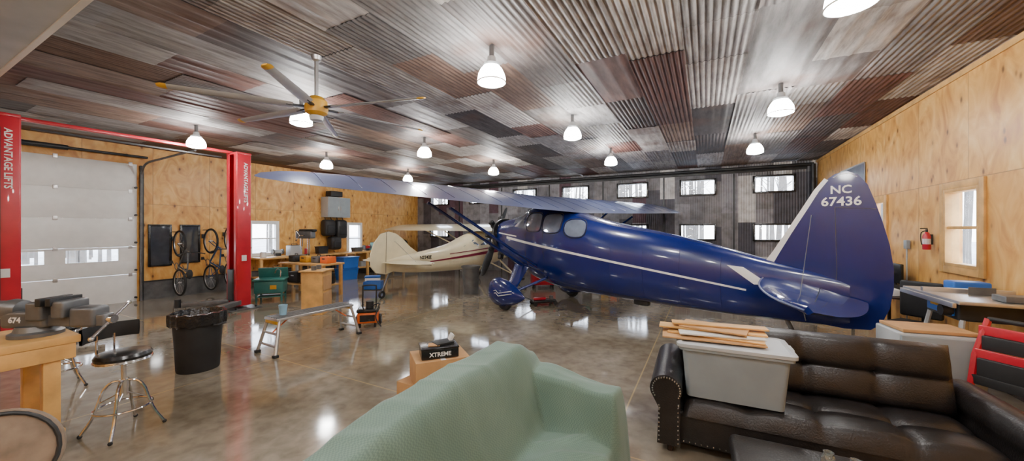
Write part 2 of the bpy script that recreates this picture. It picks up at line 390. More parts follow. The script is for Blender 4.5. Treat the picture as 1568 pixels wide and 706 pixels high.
# ---------------- outdoors
b=B('outdoor_ground'); b.box((-5,5,-.35),(160,160,.3),SNOW); b.done(rz=ROT)
b=B('tree_line')
def tree(x,y):
    h=random.uniform(9,15); r=random.uniform(.06,.18); lean=random.uniform(-.6,.6)
    b.sweep([(x,y,-.2),(x+lean*.3,y,h*.4),(x+lean,y,h)],[r,r*.7,.02],BARK,5)
    for k in range(4):
        z=random.uniform(2.5,h*.8); an=random.uniform(0,6.28); q=random.uniform(.8,2)
        b.cyl((x+lean*z/h*.8,y,z),(x+math.cos(an)*q,y+math.sin(an)*q,z+q*.8),r*.3,BARK,.01,seg=4)
for k in range(230): tree(random.uniform(-32,16),random.uniform(24,46))
for k in range(70): tree(random.uniform(-42,-24),random.uniform(-6,20))
for k in range(50): tree(random.uniform(13,30),random.uniform(0,20))
b.done(rz=ROT,recalc=False)
# ---------------- lamps
lamps=[(bb,aa) for bb in (.95,-2.13,-5.6,-9.0) for aa in (3.55,6.4,9.45)]+[(.95,.7),(-2.13,.7),(.95,-2.2),(-2.13,-2.2),(-5.6,-2.2),(-9.25,-2.2)]  # second list: unseen lamps added beside and behind the camera to brighten the room
for bb,aa in lamps:
        b=B('pendant_lamp')
        b.lathe([(.0,.0),(.05,-.004),(.105,-.0),(.15,.02),(.158,.05),(.148,.11),(.118,.17),(.09,.2),(0,.2)],LAMP,(0,0,3.43),20)
        b.lathe([(0,.2),(.095,.2),(.09,.23),(.055,.25),(.045,.31),(0,.31)],LGREY,(0,0,3.43),18)
        b.torus((0,0,3.455),.158,.008,WHITE)
        b.cyl((0,0,3.73),(0,0,H),.03,STEEL,seg=8); b.done(W(bb,aa))
# ---------------- ceiling fan
b=B('ceiling_fan')
b.cyl((0,0,3.36),(0,0,H-.03),.022,ALU); b.lathe([(0,0),(.06,0),(.05,-.05),(.02,-.07)],ALU,(0,0,H-.01))
b.lathe([(0,.14),(.07,.13),(.12,.08),(.13,.0),(.12,-.06),(.06,-.1),(0,-.1)],YEL,(0,0,3.25)); b.lathe([(0,-.1),(.08,-.1),(.07,-.15),(0,-.16)],LGREY,(0,0,3.25))
for d in (44,107,158,210,278,346):
    b.M=T(0,0,-.02)@Rz(math.radians(d))
    b.box((.2,0,3.27),(.22,.05,.02),DSTEEL,.004)
    secs=[]
    R0=.78 if d==278 else 1
    for x0,w,t in ((.24,.11,.014),(.5,.12,.016),(1.0,.10,.014),(1.34,.085,.012)):
        secs.append([(.24+(x0-.24)*R0,w/2*math.cos(k*math.pi/4),3.27+t*math.sin(k*math.pi/4)+w/2*math.cos(k*math.pi/4)*.3) for k in range(8)])
    b.loft(secs,FANB); b.loft([[(p[0]+q,p[1]*f2,(p[2]-3.27)*f2+3.27+(.03 if q>.09 else 0)) for p in secs[-1]] for q,f2 in ((.0,1.05),(.05,1.05),(.08,.6))],YEL)
b.M=Matrix(); b.done((-2.34,4.39,0))
# ---------------- two post lift
def post(b,x,y,face):
    b.M=T(x,y,0)@Rz(face)
    b.box((0,-.13,1.78),(.42,.03,3.4),RED,.008)
    for sx in (-1,1):
        b.box((sx*.2,0,1.78),(.03,.28,3.4),RED,.008); b.box((sx*.15,.14,1.78),(.1,.025,3.4),RED,.006)
    b.box((0,0,.015),(.75,.6,.03),STEEL,.004); b.box((0,0,3.5),(.44,.3,.05),RED,.01)
    b.box((0,.08,.55),(.22,.2,.7),DSTEEL,.01)
    for sx in (-1,1):
        b.box((sx*.38,.45,.16),(.14,.85,.1),STEEL,.01,Rz(sx*-.55)); b.cyl((sx*.68,.85,.1),(sx*.68,.85,.28),.06,DSTEEL)
        for q in (-.2,.2): b.cyl((sx*.3,q,0.03),(sx*.3,q,.07),.02,DSTEEL,seg=6)
    b.box((0,-.16,1.1),(.09,.01,.14),PAPER); b.box((.03,-.16,2.2),(.12,.012,.09),YEL)
    b.cyl((.24,-.05,.2),(.24,-.05,3.3),.012,BLACK,seg=6)
b=B('two_post_lift')
post(b,-9.35,1.3,0); post(b,-9.4,4.5,math.pi)
b.M=Matrix(); b.box((-9.50,2.9,3.53),(.1,3.0,.06),RED,.01); b.box((-9.50,2.9,3.40),(.03,2.6,.03),BLACK)
for ay in (1.3,4.5):
    M=T(-9.35+.22 if ay<2 else -9.4+.22,ay+.03,2.85)@Matrix(((0,0,1,0),(0,1,0,0),(-1,0,0,0),(0,0,0,1)))
    b.text('ADVANTAGE LIFTS',.105,M,WHITE)
    b.box(((-9.35 if ay<2 else -9.4)+.218,ay,1.15),(.006,.1,.13),PAPER)
b.done(rz=ROT)
# ---------------- aircraft helpers
def interp(S,t):
    for i in range(len(S)-1):
        if S[i][0]<=t<=S[i+1][0]:
            k=(t-S[i][0])/(S[i+1][0]-S[i][0]); a=S[i];c=S[i+1]; m0=S[max(i-1,0)]; m1=S[min(i+2,len(S)-1)]
            out=[]
            for j in range(1,4):
                d=c[0]-a[0]
                s0=(c[j]-m0[j])/(c[0]-m0[0])*d; s1=(m1[j]-a[j])/(m1[0]-a[0])*d
                h=(2*k**3-3*k*k+1)*a[j]+(k**3-2*k*k+k)*s0+(-2*k**3+3*k*k)*c[j]+(k**3-k*k)*s1
                out.append(h)
            return out
    return list(S[-1][1:4]) if t>S[-1][0] else list(S[0][1:4])
def ring(S,t,n=2.6,seg=32,sc=1):
    hw,zb,zt=interp(S,t); zc=(zb+zt)/2; hh=(zt-zb)/2; out=[]
    for k in range(seg):
        a=2*math.pi*k/seg; c,s=math.cos(a),math.sin(a)
        out.append((t,sc*hw*math.copysign(abs(c)**(2/n),c),zc+sc*hh*math.copysign(abs(s)**(2/n),s)))
    return out
def side(S,t,z,sg,n=2.6,off=.006):
    hw,zb,zt=interp(S,t); zc=(zb+zt)/2; hh=(zt-zb)/2; q=min(.97,abs(z-zc)/hh); return (t,sg*(hw*(1-q**n)**(1/n)+off),z)
def patch(b,S,poly,sg,mat,off=.006):
    c=(sum(p[0] for p in poly)/len(poly),sum(p[1] for p in poly)/len(poly)); P=[]
    for p in poly: P.append([side(S,c[0]+(p[0]-c[0])*r,c[1]+(p[1]-c[1])*r,sg,off=off) for r in (0.001,.35,.7,1)])
    b.grid(P,mat,True)
def rr(cx,cy,rx,ry,n=4,sh=0,seg=20):
    return [(cx+rx*math.copysign(abs(math.cos(a))**(2/n),math.cos(a))+sh*math.sin(a),cy+ry*math.copysign(abs(math.sin(a))**(2/n),math.sin(a))) for a in [2*math.pi*k/seg for k in range(seg)]]
def band(b,S,f,t0,t1,w,sg,mat,n=30,off=.007):
    P=[]
    for k in range(n+1):
        t=t0+(t1-t0)*k/n; z=f(t); ww=w(t) if callable(w) else w
        P.append([side(S,t,z-ww/2+ww*j/2,sg,off=off) for j in range(3)])
    b.grid(P,mat)
PR=[(0,0),(.03,.35),(.1,.62),(.25,.8),(.45,.75),(.7,.45),(.9,.17),(1,.02),(.9,-.06),(.6,-.18),(.3,-.25),(.1,-.22),(.03,-.15)]
# ---------------- blue aircraft (x aft, y far side, z up)
S=[(-1.2,.40,1.15,2.02),(-.75,.50,.95,2.10),(-.3,.56,.76,2.22),(.15,.60,.60,2.40),(.7,.61,.49,2.34),(1.3,.58,.45,2.14),(2.0,.52,.44,1.95),(3.0,.40,.43,1.75),(4.0,.28,.43,1.52),(4.63,.19,.45,1.34),(5.2,.10,.47,1.2),(5.55,.05,.5,1.1)]
b=B('blue_airplane')
b.loft([ring(S,-1.2+6.75*k/46) for k in range(47)],BLUE)
for sg in (-1,1):
    patch(b,S,[(-.42,1.86),(-.05,1.82),(.0,2.2),(-.12,2.24),(-.3,2.12)],sg,CGLASS)
    for cx,cy,rx,ry,n,sh in ((.28,1.96,.22,.2,4,0),(.80,1.93,.23,.2,4,0),(1.38,1.82,.24,.18,2.6,-.04)):
        patch(b,S,rr(cx,cy,rx,ry,n,sh),sg,CGLASS)
        pts=[side(S,p[0],p[1],sg,off=.008) for p in rr(cx,cy,rx+.02,ry+.02,n,sh,28)]; b.sweep(pts+[pts[0]],.008,DSTEEL,5)
    band(b,S,lambda t:1.50-.142*t,-.7,4.4,lambda t:.055-.006*t,sg,WHITE)
    band(b,S,lambda t:1.60-.10*t,-1.1,-.3,.03,sg,WHITE,8)
    pts=[side(S,t,z,sg,off=.003) for t,z in ((.02,1.7),(.02,1.2),(.06,.95),(.55,.85),(.6,1.2),(.58,1.75))]; b.sweep(pts,.006,DSTEEL,4)
    for k in range(4):
        pts=[side(S,2.2+k*.62,z,sg,off=.001) for z in [ .55+.1*q for q in range(10)] if z<interp(S,2.2+k*.62)[2]-.08]; b.sweep(pts,.003,BLUE,4)
    patch(b,S,[(4.14,1.24),(4.36,1.22),(4.70,.98),(4.50,.97)],sg,WHITE,off=.012)
P=[]
for t in (-.5,-.35,-.2,-.08):
    r=ring(S,t,sc=1.008); P.append([r[k] for k in range(3,14)])
b.grid(P,CGLASS)
def wsec(y):
    a=abs(y)
    tab=[(0,-.6,1.85),(1.2,-.6,1.85),(3,-.5,1.65),(4.6,-.38,1.4),(5.1,-.3,1.2),(5.45,-.18,.9),(5.68,.02,.5),(5.76,.2,.14)]
    for i in range(len(tab)-1):
        if tab[i][0]<=a<=tab[i+1][0]:
            k=(a-tab[i][0])/(tab[i+1][0]-tab[i][0]); xl=tab[i][1]*(1-k)+tab[i+1][1]*k; c=tab[i][2]*(1-k)+tab[i+1][2]*k
            return (y,xl,c,2.52+.026*a-(xl+.6)*.2-(.008*y),.2)
b.M=Rz(math.radians(-4))
ys=[-5.76,-5.68,-5.45,-5.1,-4.6,-3,-1.2,0,1.2,3,4.6,5.1,5.45,5.68,5.76]
R=[]
for y in ys:
    y_,xl,c,zl,sl=wsec(y); R.append([(xl+px*c,y,zl-px*c*sl+pz*.13*c) for px,pz in PR])
b.loft(R,BLUE_SHEEN)
for y in [q*.5 for q in range(-10,11)]:
    y_,xl,c,zl,sl=wsec(y); pts=[(xl+px*c,y,zl-px*c*sl+pz*.13*c+.001) for px,pz in ((.03,.35),(.1,.62),(.25,.8),(.45,.75),(.7,.45),(.9,.17))]; b.sweep(pts,.0035,BLUE,4)
b.M=Matrix()
for sg in (-1,1):
    for t0,t1 in ((-.15,-.2),(.35,.6)):
        t2=t1+ (-.2 if sg<0 else .2)
        b.sweep([(t0,sg*.52,.95),(t2,sg*2.9,2.38-(t1+.6)*.18-sg*.02)],[.035,.03],BLUE,8)
    b.loft([[(x0+cx*math.cos(k*math.pi/4),sg*yy+.05*math.sin(k*math.pi/4),zz) for k in range(8)] for x0,cx,yy,zz in ((-.25,.26,.42,.95),(-.12,.2,.75,.66),(0,.15,1.05,.42))],BLUE)
    b.sweep([(.55,sg*.45,.7),(.12,sg*1.05,.4)],.03,BLUE,8)
    R=[]
    for q in range(15):
        k=q/14; x0=-.52+1.14*k; r=(math.sin(math.pi*min(1,k**.62))**.7 if 0<k<1 else .02)
        zc=.40-.05*k
        R.append([(x0,sg*1.2+.18*r*math.cos(a),zc+.33*r*math.sin(a)*(1 if math.sin(a)>0 else .92)) for a in [2*math.pi*j/16 for j in range(16)]])
    b.loft(R,BLUE); b.torus((0,sg*1.2,.22),.15,.07,BLACK,(0,1,0))
    for dz in (0,.06): b.sweep([(-.4,sg*1.2-.125,.32+dz),(-.1,sg*1.2-.187,.40+dz),(-.02,sg*1.2-.187,.34+dz),(.35,sg*1.2-.13,.42+dz)],.007,WHITE,4)
def plate(b,poly,th,mat): b.prism([(p[0],0,p[1]) for p in poly],(0,th,0),mat)
FR=[(4.60,1.28),(4.72,1.46),(4.88,1.74),(5.05,2.05),(5.20,2.33),(5.30,2.47),(5.40,2.55),(5.52,2.58),(5.63,2.52),(5.72,2.38),(5.79,2.15),(5.86,1.88),(5.92,1.6),(5.955,1.3),(5.955,1.05),(5.92,.8),(5.85,.6),(5.75,.5),(5.5,.47),(5.2,.49),(5.1,.9)]
plate(b,FR,.07,BLUE)
b.prism([(p[0],0,p[1]) for p in [(4.58,1.28),(4.70,1.47),(4.86,1.76),(5.03,2.07),(5.18,2.35),(5.29,2.50),(5.33,2.47),(5.235,2.33),(5.09,2.05),(4.925,1.74),(4.785,1.46),(4.70,1.28)]],(0,.078,0),WHITE)
for pl in ([(5.40,2.1),(5.42,1.2),(5.36,.5)],[(5.40,2.1),(5.80,2.06)],[(5.38,2.5),(5.45,2.54),(5.55,2.545),(5.62,2.49)]):
    for sg in (-1,1): b.sweep([(p[0],sg*.036,p[1]) for p in pl],.003,STEEL if pl[0][1]<2.2 else WHITE,4)
XZ=Matrix(((1,0,0,0),(0,0,-1,0),(0,1,0,0),(0,0,0,1)))
for sg in (-1,1):
    F=T(0,sg*.038,0)@XZ if sg<0 else T(0,.038,0)@Matrix(((-1,0,0,0),(0,0,1,0),(0,1,0,0),(0,0,0,1)))
    b.text('NC',.15,T(5.46,0,2.33)@F,WHITE); b.text('67436',.165,T(5.46,0,2.17)@F,WHITE)
for sg in (-1,1):
    R=[]
    for k in range(13):
        q=k/12; c=1.12*math.sqrt(max(0.004,1-(q)**2.6)); xm=5.22+.14*q
        xl=xm-c*.55; y=sg*(.1+1.6*q)
        R.append([(xl+px*c,y,1.06-(xl+px*c-4.7)*.20+pz*.05) for px,pz in ((0,0),(.06,.6),(.3,1),(.6,.7),(1,.05),(.6,-.6),(.3,-.8),(.06,-.5))])
    b.loft(R,BLUE)
    b.sweep([Vector(r[0])+Vector((-.004,0,0)) for r in R],.012,BLUE_SHEEN,6)  # pale rim paints a highlight along the stabiliser leading edge
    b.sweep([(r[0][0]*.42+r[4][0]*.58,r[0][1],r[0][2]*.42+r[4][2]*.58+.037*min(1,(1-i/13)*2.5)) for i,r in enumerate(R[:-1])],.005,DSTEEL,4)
    b.sweep([(5.2,sg*1.2,.99),(5.15,sg*.04,2.0)],.004,STEEL,5); b.sweep([(5.2,sg*1.1,.93),(5.1,sg*.1,.52)],.010,BLUE,5)
b.cyl((4.85,0,.5),(5.0,0,.16),.03,STEEL); b.torus((5.02,0,.1),.065,.035,BLACK,(0,1,0)); b.box((2.6,0,.40),(.3,.12,.12),DSTEEL,.03)
EZ=1.6
b.M=T(-1.2,0,EZ)@Ry(-math.radians(101))
b.lathe([(0,.5),(.06,.49),(.1,.42),(.2,.36),(.26,.3),(.28,.12),(.3,0)],STEEL,seg=24)
for k in range(9):
    a=2*math.pi*k/9; d=Vector((math.cos(a),math.sin(a),0)); p=Vector((0,0,.2))
    b.cyl(p+d*.24,p+d*.50,.075,DSTEEL,seg=12)
    for q in range(7): b.cyl(p+d*(.28+q*.032),p+d*(.29+q*.032),.092,STEEL,seg=12)
    b.box(p+d*.54,(.12,.12,.12),DSTEEL,.02,Rz(a)); b.sweep([p+d*.2+Vector((0,0,.12)),p+d*.55+Vector((0,0,.08))],.012,CHROME,5)
b.torus((0,0,.06),.46,.05,DSTEEL)
b.lathe([(0,.68),(.05,.66),(.09,.58),(.1,.5),(0,.5)],ALU,seg=18)
for sg in (-1,1):
    R=[]
    dirv=Vector((-.84,-.54,0))*sg
    per=Vector((0,0,1)).cross(dirv)
    for q,(r,w,tw) in enumerate(((.06,.05,.9),(.25,.075,.8),(.55,.1,.5),(.85,.09,.35),(1.05,.06,.3),(1.12,.02,.3))):
        cd=per*math.cos(tw)+Vector((0,0,1))*math.sin(tw); nn=dirv.cross(cd)
        R.append([dirv*r+Vector((0,0,.56))+cd*w*math.cos(a)+nn*.018*math.sin(a) for a in [2*math.pi*j/8 for j in range(8)]])
    b.loft(R,DSTEEL)
b.M=Matrix()
b.done((.72,8.95,0),math.atan2(-.73,.683))
# ---------------- cream aircraft (x forward from rudder post, y left)
S2=[(-.02,.03,.72,1.0),(.5,.1,.62,1.08),(1.2,.2,.56,1.17),(2.2,.32,.52,1.34),(3.0,.38,.52,1.62),(3.6,.40,.55,1.76),(4.2,.40,.6,1.78),(4.6,.38,.68,1.56),(5.1,.34,.78,1.44),(5.5,.26,.86,1.38)]
b=B('cream_airplane')
b.loft([ring(S2,-.02+5.52*k/36,2.8,24) for k in range(37)],CREAM)
for sg in (-1,1):
    band(b,S2,lambda t:.78+.07*t,1.3,5.3,lambda t:.03+.028*(t-1.3),sg,MAROON); band(b,S2,lambda t:.93+.065*t,2.0,5.3,lambda t:.02+.012*(t-2),sg,MAROON)
    patch(b,S2,[(2.55,1.26),(3.2,1.28),(3.2,1.60),(2.95,1.55)],sg,CGLASS); patch(b,S2,[(3.28,1.28),(4.1,1.30),(4.1,1.66),(3.28,1.63)],sg,CGLASS); patch(b,S2,[(4.17,1.35),(4.55,1.40),(4.3,1.62),(4.17,1.66)],sg,CGLASS)
b.lathe([(.1,0),(.25,0),(.2,.1),(.06,.22),(0,.24)],CREAM,(5.5,0,1.12),axis=(1,0,0)); b.box((5.62,0,1.12),(.04,1.7,.12),DSTEEL,.01,Rx(.9))
pr=[(-4.45,.9),(-4.35,1.2),(-4.1,1.45),(-2.5,1.5),(0,1.5),(2.5,1.5),(4.5,1.45),(4.85,1.2),(4.95,.9)]
R=[]
for y,c in pr:
    xl=4.55-(1.5-c)*.4
    R.append([(xl-px*c,y,1.90+.004*abs(y)-px*c*.11+pz*.11*c) for px,pz in PR])
b.loft(R,CREAM)
for sg in (-1,1):
    b.sweep([(4.3,sg*.38,.75),(4.2,sg*2.6,1.87)],.025,CREAM,6); b.sweep([(4.2,sg*.38,.75),(3.4,sg*2.6,1.80)],.025,CREAM,6)
    b.sweep([(4.4,sg*.3,.7),(4.5,sg*.85,.22)],.03,CREAM,6); b.sweep([(3.9,sg*.3,.65),(4.5,sg*.85,.22)],.025,CREAM,6)
    b.torus((4.5,sg*.92,.2),.13,.07,BLACK,(0,1,0)); b.cyl((4.5,sg*.86,.2),(4.5,sg*.98,.2),.1,WHITE)
    R=[]
    for k in range(8):
        q=k/7; c=1.0*math.sqrt(max(.005,1-q**2.4)); R.append([(.35+.5*c-px*c,sg*(.05+1.35*q),.93+pz*.04) for px,pz in ((0,0),(.1,.6),(.4,1),(1,.05),(.4,-.8),(.1,-.5))])
    b.loft(R,CREAM); b.sweep([(.3,sg*.9,.94),(.25,0,1.5)],.006,ALU,4)
b.prism([(p[0],0,p[1]) for p in [(1.05,1.12),(.75,1.32),(.5,1.55),(.3,1.68),(.08,1.74),(-.15,1.68),(-.34,1.45),(-.45,1.15),(-.44,.85),(-.3,.68),(-.02,.62),(.3,.7)]],(0,.05,0),CREAM)
b.sweep([(.0,-.03,1.72),(-.02,-.03,.65)],.006,DSTEEL,4)
b.text('N2742E',.13,T(1.15,-.215,1.0)@XZ,BLKG)
b.cyl((.1,0,.65),(-.1,0,.2),.02,STEEL); b.torus((-.12,0,.1),.07,.03,BLACK,(0,1,0))
b.done((-3.3,9.6,0),math.atan2(.8,.6))
# ---------------- black sofa
def pad(b,o,ux,uy,lx,ly,nx,ny,th,mat,seg=10,amp=.045):
    o=Vector(o);ux=Vector(ux);uy=Vector(uy);n=ux.cross(uy); P=[]
    NX=nx*seg;NY=ny*seg
    for i in range(NX+1):
        r=[]
        for j in range(NY+1):
            x0=i/NX;y0=j/NY
            sx=abs(math.sin(math.pi*x0*nx));sy=abs(math.sin(math.pi*y0*ny))
            e=min(x0,1-x0)*lx; e2=min(y0,1-y0)*ly; ed=min(1,e/.05)**.5*min(1,e2/.05)**.5
            h=th*ed-amp*ed*(1-min(1,sx**.45*.5+sy**.45*.5)+ (1-sx)**6*(1-sy)**6*.6)*1.2
            r.append(o+ux*lx*x0+uy*ly*y0+n*max(0,h))
        P.append(r)
    b.grid(P,mat)
b=B('black_leather_sofa'); SW=2.25
b.box((SW/2,.52,.2),(SW-.1,.82,.26),LEATH,.03)
b.box((SW/2,.1,.20),(SW-.2,.05,.26),LEATH,.02)
pad(b,(.2,.06,.30),(1,0,0),(0,1,0),SW-.4,.68,4,2,.14,LEATH,12,.055)
bx=Vector((0,.22,.975)).normalized()
b.box((SW/2,.87,.54),(SW-.36,.14,.70),LEATH,.05,Rx(-.2))
pad(b,(.2,.70,.40),(1,0,0),bx,SW-.4,.52,4,2,.12,LEATH,12,.055)
for sx in (0,1):
    xc=.11 if sx==0 else SW-.11; sg=-1 if sx==0 else 1
    prof=[]
    for k in range(22):
        a=-.6+ (math.pi*1.35)*k/21
        prof.append((xc+sg*.02+sg*.12*math.cos(a)*1.0,.51+.115*math.sin(a)))
    prof=[(xc+sg*.085,.07),(xc+sg*.075,.36)]+prof+[(xc-sg*.085,.40),(xc-sg*.085,.07)]
    b.prism([(p[0],.47,p[1]) for p in prof],(0,.92,0),LEATH)
    for p in prof[1:-1]: b.ball((xc+(p[0]-xc)*.86,.005,.51+(p[1]-.51)*.86 if p[1]>.4 else p[1]),.009,CHROME,6)
    for k in range(9): 
        for e in (-.07,.07): b.ball((xc+e,.005,.1+.035*k),.008,CHROME,6)
for k in range(44): b.ball((.22+k*(SW-.44)/43,.07,.1),.007,CHROME,6)
for x0 in (.12,SW-.12):
    for y0 in (.08,.86): b.cyl((x0,y0,0),(x0,y0,.08),.025,DWOOD,.035)
b.done((1.15,2.98,0),math.atan2(-.436,.9),ang=50)
def onsofa(x,y,z=0):
    a=math.atan2(-.436,.9); return (1.15+math.cos(a)*x-math.sin(a)*y,2.98+math.sin(a)*x+math.cos(a)*y,z)
sr=math.atan2(-.436,.9)
b=B('storage_bin')
def rrect(w,d,z,r=.04,seg=5):
    out=[]
    for cx,cy,a0 in ((w/2-r,d/2-r,0),(-w/2+r,d/2-r,90),(-w/2+r,-d/2+r,180),(w/2-r,-d/2+r,270)):
        for k in range(seg+1):
            a=math.radians(a0+90*k/seg); out.append((cx+r*math.cos(a),cy+r*math.sin(a),z))
    return out
b.loft([rrect(.66,.36,0),rrect(.72,.43,.38),rrect(.77,.48,.385),rrect(.77,.48,.41),rrect(.74,.45,.415)],GREYP)
b.loft([rrect(.80,.50,.41),rrect(.80,.50,.435),rrect(.74,.45,.445),rrect(.72,.43,.435)],LGREY)
for e in (-.39,.39): b.box((e,0,.405),(.04,.14,.07),LGREY,.01)
b.done(onsofa(.57,.31,.445),sr)
b=B('scrap_board_stack')
for k,(w,d,r,m) in enumerate([(.74,.34,.05,CARD),(.7,.25,-.1,WOOD),(.62,.3,.12,PAPER),(.8,.16,.02,WOOD),(.5,.28,-.2,CARD),(.72,.12,.1,WOOD)]):
    b.box((-.05+.03*(k%3),.02*k-.04,.009+k*.015),(w,d,.013),m,.002,Rz(r))
b.done(onsofa(.47,.36,.892),sr)
b=B('leather_ottoman')
b.box((.42,-.25,.2),(.8,.5,.3),DWOOD,.03); b.box((.42,-.25,.40),(.86,.56,.11),LEATH,.04)
for x0 in (.08,.76):
    for y0 in (-.46,-.05): b.cyl((x0,y0,0),(x0,y0,.06),.025,DWOOD)
b.done((1.44,2.42,0),sr)
for dx,dy in ((.47,-.14),(.58,-.17),(.52,-.24)):
    b=B('glass_jar'); b.lathe([(0,0),(.03,0),(.034,.01),(.03,.05),(.022,.06),(.026,.075),(.022,.075),(.018,.06),(.0,.012)],GLASS,seg=18)
    b.done((1.44+math.cos(sr)*dx-math.sin(sr)*dy,2.42+math.sin(sr)*dx+math.cos(sr)*dy,.456))
# ---------------- green couch (x depth, y length)
def ss(a,c,x):
    t=max(0,min(1,(x-a)/(c-a))); return t*t*(3-2*t)
b=B('green_slipcovered_couch'); P=[]
xs=[-.12,-.09,-.06,-.03,-.01,.01,.03]+[.03+.87*k/60 for k in range(1,61)]+[.915,.93,.945,.96,.98,1.01]
ysx=[-2.15+2.12*k/130 for k in range(131)]+[-.015,0,.015,.03,.05,.08]
for y in ysx:
    r=[]
    for x0 in xs:
        back=.97+.014*math.sin(y*4)-.06*ss(-.8,-2.1,y)
        back-= .14*ss(-.32,-.02,y)
        hb=.42+(back-.42)*(1-ss(.20,.46,x0))
        arm=.76-.08*ss(.35,.9,x0)
        ha=.42+(arm-.42)*max(ss(-.36,-.25,y),ss(-1.80,-1.90,y))
        h=max(hb,ha)
        h+=.035*math.sin(math.pi*max(0,min(1,(x0-.40)/.5)))*(1-ss(-.34,-.25,y))
        e=ss(-.10,.03,x0)*(1-ss(.88,.965,x0))*(1-ss(-.04,.05,y))
        h=.02+(h-.02)*e**.5 if e>0 else .02
        nz=noise.noise(Vector((x0*3,y*3,0)))*.02+noise.noise(Vector(((x0+y*.6)*7,(y-x0)*1.8,3)))*.008
        dr=max(0,.22-abs(noise.noise(Vector((x0*2.2-y*3.5,y*.8+x0,7)))))*.11*(.35+.65*ss(.2,.7,x0))
        z=h+ (nz+dr)*min(1,h*2)
        fl=(1-min(1,h/.4))*.06*noise.noise(Vector((x0*5,y*9,1)))
        dx=(fl if (x0<.05 or x0>.85) else 0)
        r.append((x0+dx,y+(fl if y>-.05 else 0),max(.012,z)))
    P.append(r)
b.grid(P,FAB)
b.box((.45,-1.0,.16),(.75,1.85,.25),DWOOD)
o=b.done((.0,3.03,0),ROT,ang=180,recalc=False)
# ---------------- boxes by couch
b=B('cardboard_box'); b.box((0,0,.1),(.60,.46,.2),CARD,.004); b.box((0,0,.201),(.05,.46,.002),PAPER); b.done((-.84,3.92,0),-.5)
b=B('cardboard_box'); b.box((0,0,.13),(.56,.42,.26),CARD,.004); b.box((0,0,.261),(.05,.42,.002),PAPER); b.box((0,-.211,.14),(.12,.002,.05),DSTEEL); b.done((-.78,3.94,.202),ROT+.9)
b=B('battery_box'); b.box((0,0,.05),(.38,.26,.10),BLKG,.008); b.box((0,0,.105),(.39,.27,.015),BLKG,.005); b.text('XTREME',.06,T(0,-.132,.045)@XZ,WHITE,.001); b.box((.05,.02,.125),(.2,.15,.02),DSTEEL,.003,Rz(.3)); b.box((-.05,-.02,.118),(.12,.1,.01),CARD,.003,Rz(-.2)); b.box((.14,.06,.15),(.03,.1,.09),PAPER,.003,Ry(.5)); b.done((-.78,3.90,.466),.35)
# ---------------- trash cans
def can(loc,bag,mat=BLACK,r=.26,h=.68):
    b=B('trash_can')
    b.lathe([(0,0),(r*.82,0),(r*.84,.02),(r*.9,h*.5),(r*.98,h-.07),(r*1.06,h-.06),(r*1.07,h),(r,h),(r*.95,h-.1),(r*.8,.05),(0,.05)],mat,seg=32)
    for a in (0,math.pi):
        b.M=Rz(a); b.sweep([(r*1.0,-.08,h-.14),(r*1.13,-.07,h-.14),(r*1.13,.07,h-.14),(r*1.0,.08,h-.14)],.014,mat,6)
    b.M=Matrix()
    if bag:
        P=[]
        for k in range(48):
            a=2*math.pi*k/48; w=1+.03*math.sin(k*2.3)+.02*math.sin(k*5.1)
            P.append([(r*q*w*math.cos(a),r*q*w*math.sin(a),zz+.015*math.sin(k*1.7)*(1 if i<2 else .4)) for i,(q,zz) in enumerate(((1.10,h-.13),(1.12,h-.06),(1.11,h+.015),(1.0,h+.02),(.88,h-.1),(.6,h-.3),(0.01,h-.4)))])
        b.grid(P,BAG,True)
    b.done(loc)
can((-4.06,4.75,0),True,BLACK,.265,.72); can((-1.15,10.25,0),False,STEEL,.25,.78)
# ---------------- stools
def stool(loc,rz,back):
    b=B('shop_stool')
    b.lathe([(0,.0),(.17,0),(.185,.01),(.185,.03)],CHROME,(0,0,.63),28); b.lathe([(.187,.03),(.19,.05),(.175,.075),(.1,.085),(0,.086)],BLKG,(0,0,.63),28)
    for zz in (.64,.652): b.torus((0,0,zz),.186,.006,CHROME)
    b.cyl((0,0,.33),(0,0,.63),.018,CHROME); b.cyl((0,0,.32),(0,0,.46),.032,CHROME)
    for k in range(4):
        a=math.pi/4+k*math.pi/2; c,s=math.cos(a),math.sin(a)
        b.sweep(cat([(c*r,s*r,z) for r,z in ((.03,.45),(.08,.44),(.13,.38),(.16,.28),(.2,.15),(.27,.02))]),.012,CHROME,8)
        b.ball((c*.272,s*.272,.018),.018,BLACK,8); b.cyl((c*.03,s*.03,.34),(c*.165,s*.165,.27),.006,CHROME,seg=6)
    b.torus((0,0,.22),.185,.01,CHROME,seg=36)
    if back:
        for e in (-.06,.06): b.sweep(cat([(.05,e,.62),(.19,e,.61),(.235,e,.66),(.24,e,.84)]),.009,CHROME,6)
        P=[]
        for k in range(13):
            a=-.9+1.8*k/12; R=.25
            P.append([(R*math.cos(a)*q,R*math.sin(a)*1.0*q,z) for q,z in ((1,.80),(1.06,.805),(1.08,.87),(1.06,.935),(1.0,.94),(.97,.87),(1,.80))])
        b.grid(P,BLACK)
    b.done(loc,rz)
stool((-3.47,3.28,0),math.radians(165),True); stool((-5.15,4.15,0),1.0,False)
